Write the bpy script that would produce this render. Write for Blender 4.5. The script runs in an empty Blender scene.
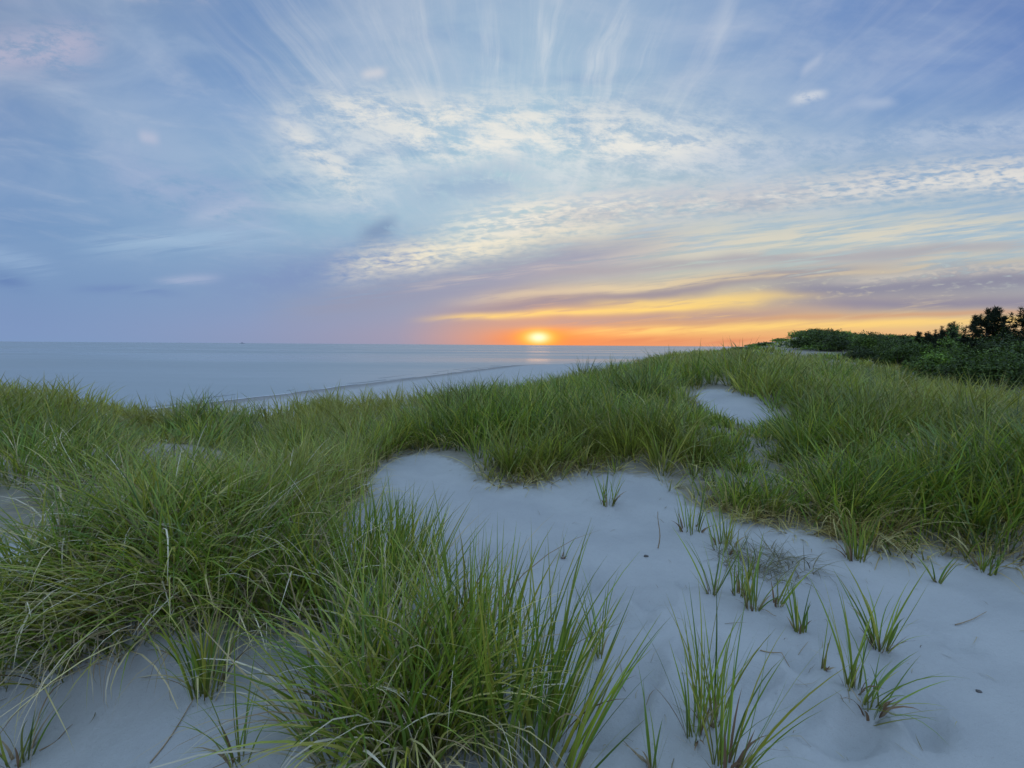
import bpy, math, random
import numpy as np
from mathutils import Matrix, Vector

random.seed(7)
rng = np.random.default_rng(11)
scene = bpy.context.scene
COL = scene.collection
R = math.radians

# ------------------------------------------------------------------ camera
F = 460.0                       # focal length in pixels of a 1024 wide frame
CAM_Z = 1.6
PITCH = 4.85
ROLL = 0.40
SEA = -5.0
cam_d = bpy.data.cameras.new('camera')
cam = bpy.data.objects.new('camera', cam_d)
COL.objects.link(cam)
cam_d.sensor_width = 36.0
cam_d.lens = 36.0 * F / 1024.0
cam_d.clip_start = 0.05
cam_d.clip_end = 120000.0
CM = Matrix.Translation((0, 0, CAM_Z)) @ Matrix.Rotation(R(90 - PITCH), 4, 'X') @ Matrix.Rotation(R(ROLL), 4, 'Z')
cam.matrix_world = CM
scene.camera = cam
CR = np.array(CM.to_3x3())

# ------------------------------------------------------------------ exposure
scene.render.engine = 'CYCLES'
scene.view_settings.view_transform = 'Standard'
scene.view_settings.look = 'None'
scene.view_settings.gamma = 1.0
scene.view_settings.use_curve_mapping = False
scene.view_settings.exposure = 0.0
scene.cycles.max_bounces = 6
scene.cycles.diffuse_bounces = 3
scene.cycles.glossy_bounces = 2
scene.cycles.transmission_bounces = 4
scene.cycles.transparent_max_bounces = 4

SUN_AZ = math.atan((538 - 512) / F)          # from +Y towards +X
SUN_EL = R(0.95)

# ------------------------------------------------------------------ node helper
class G:
    """Small wrapper that builds math networks."""
    def __init__(self, tree):
        self.t = tree
    def put(self, sock, v):
        if v is None:
            return
        if hasattr(v, 'is_linked'):
            self.t.links.new(v, sock)
        elif isinstance(v, (tuple, list)) and len(v) == 3 and sock.type == 'RGBA':
            sock.default_value = (*v, 1)
        else:
            sock.default_value = v
    def m(self, op, a, b=None, c=None, clamp=False):
        n = self.t.nodes.new('ShaderNodeMath'); n.operation = op; n.use_clamp = clamp
        for s, v in zip(n.inputs, (a, b, c)):
            self.put(s, v)
        return n.outputs[0]
    def add(self, a, b): return self.m('ADD', a, b)
    def sub(self, a, b): return self.m('SUBTRACT', a, b)
    def mul(self, a, b): return self.m('MULTIPLY', a, b)
    def div(self, a, b): return self.m('DIVIDE', a, b)
    def ss(self, x, lo, hi, a=0.0, b=1.0, kind='SMOOTHSTEP'):
        n = self.t.nodes.new('ShaderNodeMapRange'); n.interpolation_type = kind; n.clamp = True
        for s, v in zip(n.inputs, (x, lo, hi, a, b)):
            self.put(s, v)
        return n.outputs[0]
    def vec(self, x, y, z=0.0):
        n = self.t.nodes.new('ShaderNodeCombineXYZ')
        for s, v in zip(n.inputs, (x, y, z)):
            self.put(s, v)
        return n.outputs[0]
    def noise(self, v, scale=1.0, detail=3.0, rough=0.55, dist=0.0):
        n = self.t.nodes.new('ShaderNodeTexNoise'); n.noise_dimensions = '3D'
        self.put(n.inputs['Vector'], v)
        n.inputs['Scale'].default_value = scale
        n.inputs['Detail'].default_value = detail
        n.inputs['Roughness'].default_value = rough
        n.inputs['Distortion'].default_value = dist
        return n.outputs[0]
    def mix(self, f, a, b, blend='MIX'):
        n = self.t.nodes.new('ShaderNodeMix'); n.data_type = 'RGBA'; n.blend_type = blend
        self.put(n.inputs[0], f); self.put(n.inputs[6], a); self.put(n.inputs[7], b)
        return n.outputs[2]

def lin(c):
    """sRGB 0-255 to linear."""
    out = []
    for v in c[:3]:
        v = v / 255.0
        out.append(v / 12.92 if v <= 0.04045 else ((v + 0.055) / 1.055) ** 2.4)
    return tuple(out)

# ------------------------------------------------------------------ world: evening sky
US = [0, 120, 250, 400, 470, 540, 620, 700, 850, 1023]
VS = [0, 100, 180, 240, 275, 300, 320, 332, 342]
GRID = [
 [(122,138,178),(130,150,192),(112,138,188),(138,158,198),(148,168,206),(150,170,206),(140,162,204),(122,148,198),(106,134,196),(94,120,184)],
 [(138,154,196),(126,152,200),(122,152,206),(152,176,212),(162,184,216),(164,186,216),(154,178,212),(138,164,210),(120,150,206),(108,138,202)],
 [(106,140,196),(124,154,202),(138,168,208),(164,190,216),(172,198,218),(174,200,220),(168,190,212),(158,180,206),(146,170,206),(140,166,206)],
 [(108,142,196),(122,154,202),(136,166,206),(152,180,210),(162,188,208),(180,194,202),(180,188,198),(174,184,198),(166,186,206),(160,182,206)],
 [(112,144,196),(118,149,198),(128,154,200),(144,160,194),(152,160,186),(168,168,178),(184,178,174),(192,188,178),(194,192,188),(180,184,190)],
 [(114,144,196),(118,148,198),(126,150,197),(142,152,188),(154,150,176),(182,158,150),(204,174,138),(214,186,138),(206,182,150),(166,158,168)],
 [(116,145,197),(120,149,198),(130,150,197),(146,149,186),(172,150,164),(226,160,108),(212,158,122),(226,174,112),(230,188,120),(212,184,144)],
 [(118,147,198),(122,150,198),(133,150,195),(150,149,182),(194,150,144),(255,146,54),(246,156,74),(244,172,88),(244,184,108),(236,188,124)],
 [(120,149,198),(124,151,198),(135,150,192),(152,149,180),(196,148,140),(244,136,60),(238,142,84),(234,152,104),(236,166,118),(232,172,130)],
]
GA = np.array([[lin(c) for c in row] for row in GRID])
for _j, _f in enumerate((1, 1, 1, 1, .9, .7, .5, .4, .4)):
    for _i, _h in enumerate((1, 1, 1, 1, 1, 1, 1, 1, 1, 1) if _j < 5 else (1, 1, 1.3, 1.6, .8, .2, .1, .1, .2, .4)):
        GA[_j, _i] *= np.array([1 - .09 * _f * _h, 1 + .05 * _f * _h, 1.0])

GA = GA * .86 + (GA @ np.array([.2126, .7152, .0722]))[..., None] * .145

def grid_at(u, v):
    u = min(max(u, US[0]), US[-1]); v = min(max(v, VS[0]), VS[-1])
    i = max(0, min(len(US) - 2, int(np.searchsorted(US, u) - 1)))
    j = max(0, min(len(VS) - 2, int(np.searchsorted(VS, v) - 1)))
    a = (u - US[i]) / (US[i + 1] - US[i]); b = (v - VS[j]) / (VS[j + 1] - VS[j])
    return (GA[j, i] * (1 - a) + GA[j, i + 1] * a) * (1 - b) + (GA[j + 1, i] * (1 - a) + GA[j + 1, i + 1] * a) * b

def build_world():
    w = bpy.data.worlds.new('World'); scene.world = w; w.use_nodes = True
    t = w.node_tree; t.nodes.clear(); g = G(t)
    out = t.nodes.new('ShaderNodeOutputWorld'); bg = t.nodes.new('ShaderNodeBackground')
    t.links.new(bg.outputs[0], out.inputs[0])
    tc = t.nodes.new('ShaderNodeTexCoord'); sp = t.nodes.new('ShaderNodeSeparateXYZ')
    t.links.new(tc.outputs['Generated'], sp.inputs[0])
    dx, dy, dz = sp.outputs
    hor = g.m('SQRT', g.add(g.mul(dx, dx), g.mul(dy, dy)))
    el = g.m('MAXIMUM', g.div(dz, g.m('MAXIMUM', hor, 0.02)), 0.0)
    az = g.m('ARCTAN2', dx, dy)
    fac = g.add(g.div(az, 2 * math.pi), 0.5)
    # slow colour field: one ramp over the azimuth per elevation
    rows = [0.0, 0.018, 0.036, 0.062, 0.10, 0.15, 0.22, 0.30, 0.42, 0.56, 0.78, 1.15, 1.8]
    azs = [-178, -120, -85, -55] + [math.degrees(math.atan((u - 512) / F)) for u in (20, 90, 170, 250, 330, 400, 440, 480, 515, 540, 565, 600, 640, 690, 750, 820, 910, 1005)] + [55, 85, 120, 178]
    col = None
    for k, e in enumerate(rows):
        n = t.nodes.new('ShaderNodeValToRGB'); cr = n.color_ramp; cr.interpolation = 'LINEAR'
        back = np.array((.38, .50, .72)) * (1 - min(e, 1)) + np.array((.62, .84, 1.16)) * min(e, 1)  # unseen sky behind the camera, raised to brighten the ground
        while len(cr.elements) > 1:
            cr.elements.remove(cr.elements[-1])
        for i, a in enumerate(azs):
            ar = R(max(-49, min(49, a)))
            c = grid_at(512 + F * math.tan(ar), 345 - F * e / math.cos(ar))
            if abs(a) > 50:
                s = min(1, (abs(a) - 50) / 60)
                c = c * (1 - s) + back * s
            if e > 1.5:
                c = np.array((.66, .98, 1.44))  # zenith above the frame, made brighter to add light on the dunes
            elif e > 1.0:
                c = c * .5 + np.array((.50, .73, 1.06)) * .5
            p = a / 360 + 0.5
            el_ = cr.elements[0] if i == 0 else cr.elements.new(p)
            el_.position = p; el_.color = (*[float(q) for q in c], 1)
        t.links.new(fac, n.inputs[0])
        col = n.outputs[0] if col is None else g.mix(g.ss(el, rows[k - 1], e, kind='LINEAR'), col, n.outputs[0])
    # clouds: a flat layer high overhead (px, py) and straight banks on it (X, Z are the slopes of the view direction to +Y)
    dyc = g.m('MAXIMUM', dy, 0.08)
    X = g.div(dx, dyc); Z = g.div(dz, dyc)
    front = g.ss(dy, 0.12, 0.4)
    tt = g.div(1.0, g.m('MAXIMUM', g.add(dz, 0.035), 0.02))
    px = g.mul(dx, tt); py = g.mul(dy, tt)
    warp = g.sub(g.noise(g.vec(g.mul(X, 3.0), g.mul(Z, 7.0), 3.1), 1.0, 3), 0.5)
    warp2 = g.sub(g.noise(g.vec(g.mul(X, 9.0), g.mul(Z, 22.0), 8.7), 1.0, 3), 0.5)
    # textures
    streak = g.noise(g.vec(g.mul(X, 6.0), g.mul(g.sub(Z, g.mul(X, 0.13)), 90.0), 1.7), 1.0, 4, 0.6, 0.3)
    mack = g.noise(g.vec(g.add(g.mul(X, 34.0), g.mul(Z, 40.0)), g.mul(g.sub(Z, g.mul(X, 0.14)), 110.0), 5.0), 1.0, 3, 0.55, 0.4)
    mack2 = g.add(g.mul(mack, 0.55), g.mul(streak, 0.45))
    cwarp = g.sub(g.noise(g.vec(px, py, 0.0), 0.9, 3), 0.5)
    cirr = g.noise(g.vec(g.add(g.mul(px, 10.5), g.mul(cwarp, 3.0)), g.add(g.mul(py, 0.85), g.mul(cwarp, .8)), 2.2), 1.0, 8, 0.68, 0.4)
    cirr2 = g.noise(g.vec(g.add(g.mul(px, 1.5), g.mul(py, 0.6)), g.sub(g.mul(py, 1.6), g.mul(px, 0.5)), 9.0), 1.0, 6, 0.6, 0.8)
    feath = g.noise(g.vec(g.add(g.mul(X, 11.0), g.mul(Z, 7.0)), g.mul(Z, 26.0), 21.0), 1.0, 8, 0.72, 0.2)
    soft = g.noise(g.vec(g.mul(X, 3.2), g.mul(Z, 8.0), 12.0), 1.0, 5, 0.55, 0.5)

    def XZ(u, v): return (u - 512) / F, (345 - v) / F
    def band(col, p, q, thick, c, amt, rng_=None, tex=None, lo=0.4, hi=0.6, wob=1.0, bend=0.0):
        x1, z1 = XZ(*p); x2, z2 = XZ(*q)
        b = (z2 - z1) / (x2 - x1); a = z1 - b * x1
        line = g.m('MULTIPLY_ADD', X, b, a)
        if bend:
            mx = (x1 + x2) / 2; d = g.sub(X, mx)
            line = g.m('MULTIPLY_ADD', g.mul(d, d), bend, line)
        s = g.div(g.m('MULTIPLY_ADD', warp, 0.05 * wob, g.sub(Z, line)), thick / F)
        s = g.m('MULTIPLY_ADD', warp2, 0.8 * wob, s)
        k = g.m('EXPONENT', g.mul(g.mul(s, s), -0.7))
        if rng_:
            (u0, u1, u2, u3) = rng_
            k = g.mul(k, g.ss(X, (u0 - 512) / F, (u1 - 512) / F))
            k = g.mul(k, g.ss(X, (u2 - 512) / F, (u3 - 512) / F, 1.0, 0.0))
        if tex is not None:
            k = g.mul(k, g.ss(tex, lo, hi))
        k = g.mul(g.mul(k, amt), front)
        return g.mix(k, col, lin(c))
    # broad soft mottling of thin high cloud
    k = g.mul(g.mul(g.ss(soft, 0.42, 0.75), front), g.ss(el, 0.06, 0.3))
    col = g.mix(g.mul(k, 0.34), col, lin((178, 194, 216)))
    k = g.mul(g.mul(g.ss(soft, 0.5, 0.22), front), g.ss(el, 0.06, 0.3))
    col = g.mix(g.mul(k, 0.30), col, lin((94, 134, 190)))
    # fanning cirrus around the sun's azimuth
    B = band
    reg = g.mul(g.mul(g.ss(el, 0.2, 0.4), g.ss(el, 0.52, 0.78, 1.0, 0.35)), g.mul(g.ss(X, -0.75, -0.25), g.ss(X, 0.1, 0.5, 1.0, 0.2)))
    k = g.mul(g.mul(g.ss(cirr, 0.40, 0.86), reg), front)
    col = g.mix(g.mul(k, 0.55), col, lin((232, 231, 230)))
    k = g.mul(g.mul(g.ss(cirr2, 0.45, 0.8), g.ss(el, 0.1, 0.25)), front)
    col = g.mix(g.mul(k, 0.38), col, lin((200, 206, 220)))
    # a bright feathered veil above the sun
    col = B(col, (250, 168), (760, 158), 40, (218, 224, 226), 0.72, (230, 360, 600, 860), feath, 0.34, 0.66)
    col = B(col, (290, 122), (640, 132), 14, (238, 234, 224), 0.75, (270, 380, 520, 700), feath, 0.40, 0.62)
    col = B(col, (380, 148), (760, 156), 13, (240, 236, 226), 0.75, (360, 440, 640, 800), feath, 0.40, 0.62)
    col = B(col, (290, 140), (362, 198), 12, (230, 228, 222), 0.6, (270, 310, 345, 385), feath, 0.36, 0.6)
    for (p, q, w, a) in (((614, 40), (574, 102), 11, .5), ((533, 40), (560, 115), 20, .5), ((612, 86), (598, 135), 28, .42), ((556, 30), (540, 110), 34, .4), ((640, 60), (612, 120), 18, .3), ((716, 20), (700, 62), 20, .3), ((480, 40), (505, 110), 20, .3)):
        u0, u1 = sorted((p[0], q[0])); d = max(8, (u1 - u0) * .3)
        col = B(col, p, q, w, (222, 226, 230), a * .62, (u0 - d * 1.6, u0 + d * .8, u1 - d * .8, u1 + d * 1.6), cirr, 0.34, 0.62, 0.9)
    # loose soft cloud at upper left, small puffs
    col = B(col, (20, 72), (130, 66), 15, (178, 178, 202), 0.8, (-300, -100, 90, 140), feath, 0.36, 0.56)
    col = B(col, (-20, 20), (60, 12), 10, (160, 166, 196), 0.6, (-300, -100, 50, 100), feath, 0.36, 0.56)
    col = B(col, (140, 12), (240, 16), 10, (200, 196, 208), 0.85, (130, 155, 190, 250), feath, 0.42, 0.60)
    col = B(col, (365, 91), (395, 89), 5, (206, 208, 216), 0.8, (362, 374, 382, 396), None)
    col = B(col, (772, 114), (812, 108), 4, (206, 212, 222), 0.85, (770, 788, 798, 816), feath, .3, .5)
    col = B(col, (785, 86), (803, 72), 5, (180, 192, 214), 0.6, (780, 790, 798, 808), None)
    col = B(col, (830, 117), (880, 114), 4, (170, 186, 212), 0.7, (828, 848, 864, 884), feath, .3, .5)
    col = B(col, (152, 146), (172, 150), 5, (184, 190, 212), 0.7, (148, 158, 164, 176), None)
    # pale and dark veils at left
    col = B(col, (130, 180), (290, 225), 22, (160, 176, 208), 0.6, (90, 150, 240, 300), feath, 0.3, 0.6)
    col = B(col, (190, 226), (270, 208), 5, (172, 186, 212), 0.6, (180, 220, 250, 275), feath, 0.3, 0.55)
    col = B(col, (110, 248), (300, 236), 10, (158, 186, 214), 0.7, (60, 150, 220, 330), streak, 0.3, 0.6)
    col = B(col, (0, 258), (60, 274), 9, (148, 176, 210), 0.6, (-300, -100, 30, 80), streak, 0.3, 0.6)
    col = B(col, (0, 283), (50, 290), 6, (90, 120, 176), 0.6, (-300, -100, 10, 50), streak, .25, .5)
    col = B(col, (160, 286), (230, 281), 4, (164, 178, 208), 0.7, (150, 185, 205, 235), streak, .25, .5)
    col = B(col, (90, 296), (180, 300), 4, (104, 132, 184), 0.5, (60, 110, 150, 200), streak, .25, .5)
    col = B(col, (230, 290), (420, 256), 18, (118, 140, 188), 0.6, (160, 300, 390, 460), feath, 0.25, 0.55)
    col = B(col, (400, 200), (520, 188), 16, (126, 164, 200), 0.6, (380, 440, 490, 560), feath, 0.35, 0.6)
    col = B(col, (356, 244), (404, 228), 9, (104, 130, 172), 0.6, (352, 378, 386, 406), feath, 0.32, 0.5)
    # the rippled cream bank and the grey ones below it
    col = B(col, (320, 276), (640, 218), 13, (244, 234, 208), 0.9, (310, 400, 560, 700), mack2, 0.30, 0.66)
    col = B(col, (470, 226), (1024, 172), 16, (222, 218, 212), 0.85, (430, 560, 1000, 1700), mack2, 0.34, 0.62)
    col = B(col, (560, 205), (780, 188), 9, (186, 192, 204), 0.6, (520, 620, 760, 900), feath, 0.34, 0.6)
    col = B(col, (720, 204), (1024, 176), 6, (226, 224, 220), 0.6, (660, 760, 1000, 1600), mack2, 0.40, 0.62)
    col = B(col, (440, 232), (640, 206), 10, (244, 238, 222), 0.7, (420, 500, 580, 680), mack2, 0.44, 0.6)
    col = B(col, (640, 168), (1024, 136), 10, (186, 198, 216), 0.55, (620, 740, 1000, 1600), feath, 0.38, 0.62)
    col = B(col, (560, 222), (800, 200), 9, (160, 168, 186), 0.55, (500, 620, 760, 900), feath, 0.30, 0.58)
    col = B(col, (540, 258), (1000, 228), 18, (218, 211, 192), 0.85, (480, 620, 900, 1300), streak, 0.34, 0.60)
    col = B(col, (300, 312), (660, 246), 13, (142, 150, 178), 0.9, (240, 360, 560, 720), streak, 0.22, 0.5)
    col = B(col, (420, 286), (640, 256), 4, (206, 196, 188), 0.55, (380, 460, 600, 760), streak, 0.36, 0.6)
    col = B(col, (430, 306), (1000, 252), 5, (234, 214, 176), 0.6, (420, 540, 800, 1200), streak, 0.33, 0.56)
    col = B(col, (440, 316), (880, 264), 6, (144, 139, 156), 0.9, (420, 520, 760, 960), streak, 0.20, 0.46)
    col = B(col, (560, 290), (1000, 262), 3, (226, 206, 168), 0.7, (540, 640, 900, 1200), streak, 0.36, 0.56)
    col = B(col, (520, 276), (1000, 246), 5, (164, 160, 172), 0.7, (480, 600, 900, 1200), streak, 0.30, 0.52)
    col = B(col, (760, 294), (1060, 272), 12, (136, 136, 158), 0.95, (700, 820, 1100, 1700), mack2, 0.28, 0.50, 0.7)
    col = B(col, (800, 304), (1060, 296), 6, (142, 138, 158), 0.95, (740, 860, 1200, 1700), streak, 0.22, 0.46, 0.6)
    col = B(col, (840, 280), (1060, 262), 4, (206, 198, 186), 0.7, (800, 880, 1200, 1700), mack2, 0.36, 0.56, 0.7)
    col = B(col, (420, 321), (720, 304), 3, (255, 216, 124), 0.9, (400, 500, 660, 800), streak, 0.2, 0.5, 0.6)
    col = B(col, (600, 303), (760, 298), 4, (250, 214, 130), 0.75, (560, 660, 720, 850), streak, 0.3, 0.5)
    col = B(col, (440, 328), (800, 312), 5, (180, 152, 148), 0.9, (420, 540, 720, 900), streak, 0.20, 0.48, 0.6)
    col = B(col, (560, 334), (960, 318), 4, (255, 214, 126), 0.8, (540, 620, 1000, 1500), streak, 0.2, 0.6, 0.5)
    col = B(col, (600, 325), (960, 310), 2.5, (206, 160, 128), 0.8, (580, 660, 900, 1300), streak, 0.25, 0.5, 0.5)
    col = B(col, (500, 341), (760, 339), 2.5, (214, 128, 96), 0.55, (460, 560, 700, 850), streak, 0.3, 0.6, 0.4)
    # the physical sky adds a little of its own
    sk = t.nodes.new('ShaderNodeTexSky'); sk.sky_type = 'NISHITA'; sk.sun_disc = False
    sk.sun_elevation = SUN_EL; sk.sun_rotation = SUN_AZ; sk.altitude = 5
    col = g.mix(0.008, col, sk.outputs[0], 'ADD')  # faint
    # the sun itself, low in the haze, and its glow
    sx = math.tan(SUN_AZ); sz = math.tan(SUN_EL) / math.cos(SUN_AZ)
    ddx = g.sub(X, sx); ddz = g.sub(Z, sz)
    def glow(rx, rz): return g.mul(front, g.m('EXPONENT', g.mul(g.add(g.m('POWER', g.m('ABSOLUTE', g.div(ddx, rx)), 2), g.m('POWER', g.m('ABSOLUTE', g.div(ddz, rz)), 2)), -1.0)))
    col = g.mix(g.mul(glow(0.095, 0.018), 0.6), col, (1.0, 0.29, 0.06))
    col = g.mix(g.mul(glow(0.042, 0.018), 0.85), col, (1.3, 0.46, 0.02))
    col = g.mix(glow(0.031, 0.0145), col, (1.25, 0.8, 0.12))
    col = g.mix(glow(0.018, 0.0095), col, (1.25, 1.1, 0.7))
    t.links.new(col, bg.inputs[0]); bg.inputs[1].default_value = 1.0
    scene.world.cycles.sampling_method = 'NONE'
build_world()

# ------------------------------------------------------------------ sun lamp
sl = bpy.data.lights.new('sun', 'SUN'); so = bpy.data.objects.new('sun', sl); COL.objects.link(so)
sl.energy = 0.01; sl.angle = R(3.0); sl.color = (1.0, 0.45, 0.15)
sdir = Vector((math.sin(SUN_AZ) * math.cos(SUN_EL), math.cos(SUN_AZ) * math.cos(SUN_EL), math.sin(SUN_EL)))
so.rotation_euler = sdir.to_track_quat('Z', 'Y').to_euler()

# ------------------------------------------------------------------ helpers
def tag(o, label=None, cat=None, group=None, kind=None):
    if label: o['label'] = label
    if cat: o['category'] = cat
    if group: o['group'] = group
    if kind: o['kind'] = kind
    return o

def empty(name, loc):
    o = bpy.data.objects.new(name, None); o.empty_display_size = 0.1
    COL.objects.link(o); o.location = loc
    return o

def mesh_np(name, V, Fq, mat, parent=None, colors=None, loc=None, smooth=False):
    """One mesh object from numpy vertices and an (n,k) face array."""
    me = bpy.data.meshes.new(name)
    V = np.asarray(V, dtype=np.float32); Fq = np.asarray(Fq, dtype=np.int32)
    k = Fq.shape[1]
    me.vertices.add(len(V)); me.vertices.foreach_set('co', V.ravel())
    me.loops.add(Fq.size); me.loops.foreach_set('vertex_index', Fq.ravel())
    me.polygons.add(len(Fq)); me.polygons.foreach_set('loop_start', np.arange(0, Fq.size, k, dtype=np.int32))
    if smooth:
        me.polygons.foreach_set('use_smooth', np.ones(len(Fq), dtype=bool))
    if colors is not None:
        at = me.color_attributes.new('tint', 'FLOAT_COLOR', 'POINT')
        c = np.ones((len(V), 4), dtype=np.float32); c[:, :3] = colors
        at.data.foreach_set('color', c.ravel())
    me.update(calc_edges=True); me.validate()
    me.materials.append(mat)
    o = bpy.data.objects.new(name, me); COL.objects.link(o)
    if parent: o.parent = parent
    if loc is not None: o.location = loc
    return o

def material(name):
    m = bpy.data.materials.new(name); m.use_nodes = True
    t = m.node_tree; b = t.nodes['Principled BSDF']
    return m, t, b, G(t)

def smooth01(x):
    x = np.clip(x, 0, 1); return x * x * (3 - 2 * x)

def vnoise(x, y, seed=0):
    """Smooth value noise, vectorised."""
    x = np.asarray(x, float); y = np.asarray(y, float)
    xi = np.floor(x).astype(np.int64); yi = np.floor(y).astype(np.int64)
    fx = x - xi; fy = y - yi
    fx = fx * fx * (3 - 2 * fx); fy = fy * fy * (3 - 2 * fy)
    def h(a, b):
        n = (a * 374761393 + b * 668265263 + seed * 1442695041) & 0x7fffffff
        n = ((n ^ (n >> 13)) * 1274126177) & 0x7fffffff
        return ((n ^ (n >> 16)) & 0xffff) / 65535.0
    return (h(xi, yi) * (1 - fx) + h(xi + 1, yi) * fx) * (1 - fy) + (h(xi, yi + 1) * (1 - fx) + h(xi + 1, yi + 1) * fx) * fy

def fbm(x, y, seed=0, oct=3):
    s = 0; a = 0.5; tot = 0
    for i in range(oct):
        s = s + a * vnoise(x * 2 ** i, y * 2 ** i, seed + i * 17); tot += a; a *= 0.5
    return s / tot - 0.5

def project(P):
    d = (np.asarray(P, float) - np.array([0, 0, CAM_Z])) @ CR
    zc = np.where(d[:, 2] < -0.02, d[:, 2], -0.02)
    u = 512 - F * d[:, 0] / zc; v = 384 + F * d[:, 1] / zc
    behind = d[:, 2] >= -0.02
    return np.where(behind, -9999, u), np.where(behind, 9999, v)

# ------------------------------------------------------------------ terrain
def cp(u, y, z): return ((u - 512) / F * y, y, z)
CPS = [(0, 0, 0), (-3, -2, 0), (3, -2, 0), (0, -6, 0.1), (-8, -6, .1), (8, -6, .1), (-6, 1, .05), (6, 1, -.02), (-10, 3, .25), (10, 2, .1),
  cp(512, 1.2, -.05), cp(700, 2.56, 0), cp(700, 4.35, .08), cp(560, 4.7, .12), cp(450, 5.3, .2), cp(900, 3.4, .03), cp(1010, 3.2, .0), cp(1010, 2, -.03),
  cp(300, 1.6, -.05), cp(100, 1.5, -.10), cp(150, 2.65, .42), cp(60, 2.6, .3), cp(240, 2.7, .32), cp(150, 2.1, .05), cp(60, 2.1, .0), cp(250, 2.1, .05), cp(150, 3.4, .25), cp(20, 3.6, .18),
  cp(430, 2.0, .0), cp(400, 3.2, .08), cp(300, 4.2, .3), cp(380, 4.8, .2), cp(150, 5.7, .32),
  cp(0, 8, .30), cp(70, 8, .05), cp(130, 8, -.28), cp(205, 8, .08), cp(260, 8, -.26), cp(300, 8.6, -.2), cp(380, 9, .08), cp(450, 10, .2), cp(520, 10, .26), cp(560, 11, .34), cp(600, 13, .46),
  cp(650, 20, .42), cp(700, 40, .70), cp(760, 60, 1.2), cp(740, 80, 1.1), cp(772, 80, 2.2), cp(800, 80, 3.3), cp(850, 80, 3.0), cp(900, 80, 2.6), cp(870, 50, 1.2), cp(1000, 50, 1.2), cp(980, 90, 2.5),
  cp(450, 6.5, .36), cp(560, 6.2, .38), cp(650, 6, .40), cp(700, 6, .38), cp(740, 6.5, .40), cp(740, 8.4, .58), cp(740, 11.5, .82), cp(740, 14, .76),
  cp(850, 6, .45), cp(950, 4.5, .36), cp(1010, 4.2, .36), cp(1010, 6, .5), cp(1100, 5, .45), cp(900, 9, .55), cp(900, 13, .22), cp(1000, 12, -.12), cp(960, 16, -.12),
  cp(1000, 20, -.05), cp(980, 25, .2), cp(850, 25, .4), cp(800, 30, .5), cp(1100, 16, 0), cp(1200, 10, .3), cp(700, 20, .56)]
CPS = np.array(CPS)
def _warp(x, y):
    """Compress distance so that far and near control points weigh alike."""
    r = np.hypot(x, y); s = np.arcsinh(r / 3.0) * 3.0 / np.maximum(r, 1e-6)
    return x * s, y * s
cx, cy = _warp(CPS[:, 0], CPS[:, 1])
def _phi(r): return np.sqrt(r * r + 0.15)
_K = _phi(np.hypot(cx[:, None] - cx[None], cy[:, None] - cy[None]))
_w = np.linalg.solve(_K + np.eye(len(cx)) * 0.02, CPS[:, 2] - 0.3)
RIDGE = np.array([(-80, 9), (-30, 8.5), (-12, 8.6), (-6, 9), (-2.5, 9.8), (0.3, 11), (2.6, 13.6), (6.2, 20.5), (15.6, 41), (28, 62), (38, 82), (58, 105), (130, 150), (500, 300)], float)
def ridge_dist(x, y):
    best = np.full(x.shape, 1e9); sgn = np.ones(x.shape)
    for a, b in zip(RIDGE[:-1], RIDGE[1:]):
        d = b - a; L2 = d @ d
        t = np.clip(((x - a[0]) * d[0] + (y - a[1]) * d[1]) / L2, 0, 1)
        ex = x - a[0] - t * d[0]; ey = y - a[1] - t * d[1]
        q = np.hypot(ex, ey); s = np.where(d[0] * (y - a[1]) - d[1] * (x - a[0]) > 0, 1.0, -1.0)
        m = q < best - 1e-9; best = np.where(m, q, best); sgn = np.where(m, s, sgn)
    return best * sgn
def coast_x(y):
    xs = -35.6 + 0.34 * (y - 44)
    return xs + np.where(y > 146, np.minimum(((y - 146) / 9.0) ** 2 * 4, 400), 0)
MOUNDS = []     # sand gathered round the shoots
PRINTS = []     # footprints: x, y, angle
def base_h(x, y):
    sh = x.shape; x = x.ravel(); y = y.ravel(); out = np.empty(len(x))
    for i in range(0, len(x), 60000):
        a, b = x[i:i + 60000], y[i:i + 60000]
        wx, wy = _warp(a, b)
        h = _phi(np.hypot(wx[:, None] - cx[None], wy[:, None] - cy[None])) @ _w + 0.3
        r = np.hypot(a, b)
        h = np.clip(h, -0.4, 4.2)
        far = smooth01((r - 90) / 120)
        h = h * (1 - far) + 1.0 * far
        # hummocks
        h = h + fbm(a / 2.1, b / 2.1, 3, 3) * 0.34 * smooth01((r - 4) / 4) + fbm(a / 9, b / 9, 9, 3) * 0.9 * smooth01((r - 30) / 40)
        d = ridge_dist(a, b)
        beach = SEA + np.clip((a - coast_x(b)) * 0.03, -3, 1.1)
        f = smooth01((d - 0.2) / 13.0)
        h = h * (1 - f) + beach * f
        h = np.where(a < coast_x(b), np.minimum(h, beach), h)
        out[i:i + 60000] = h
    return out.reshape(sh)
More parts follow.
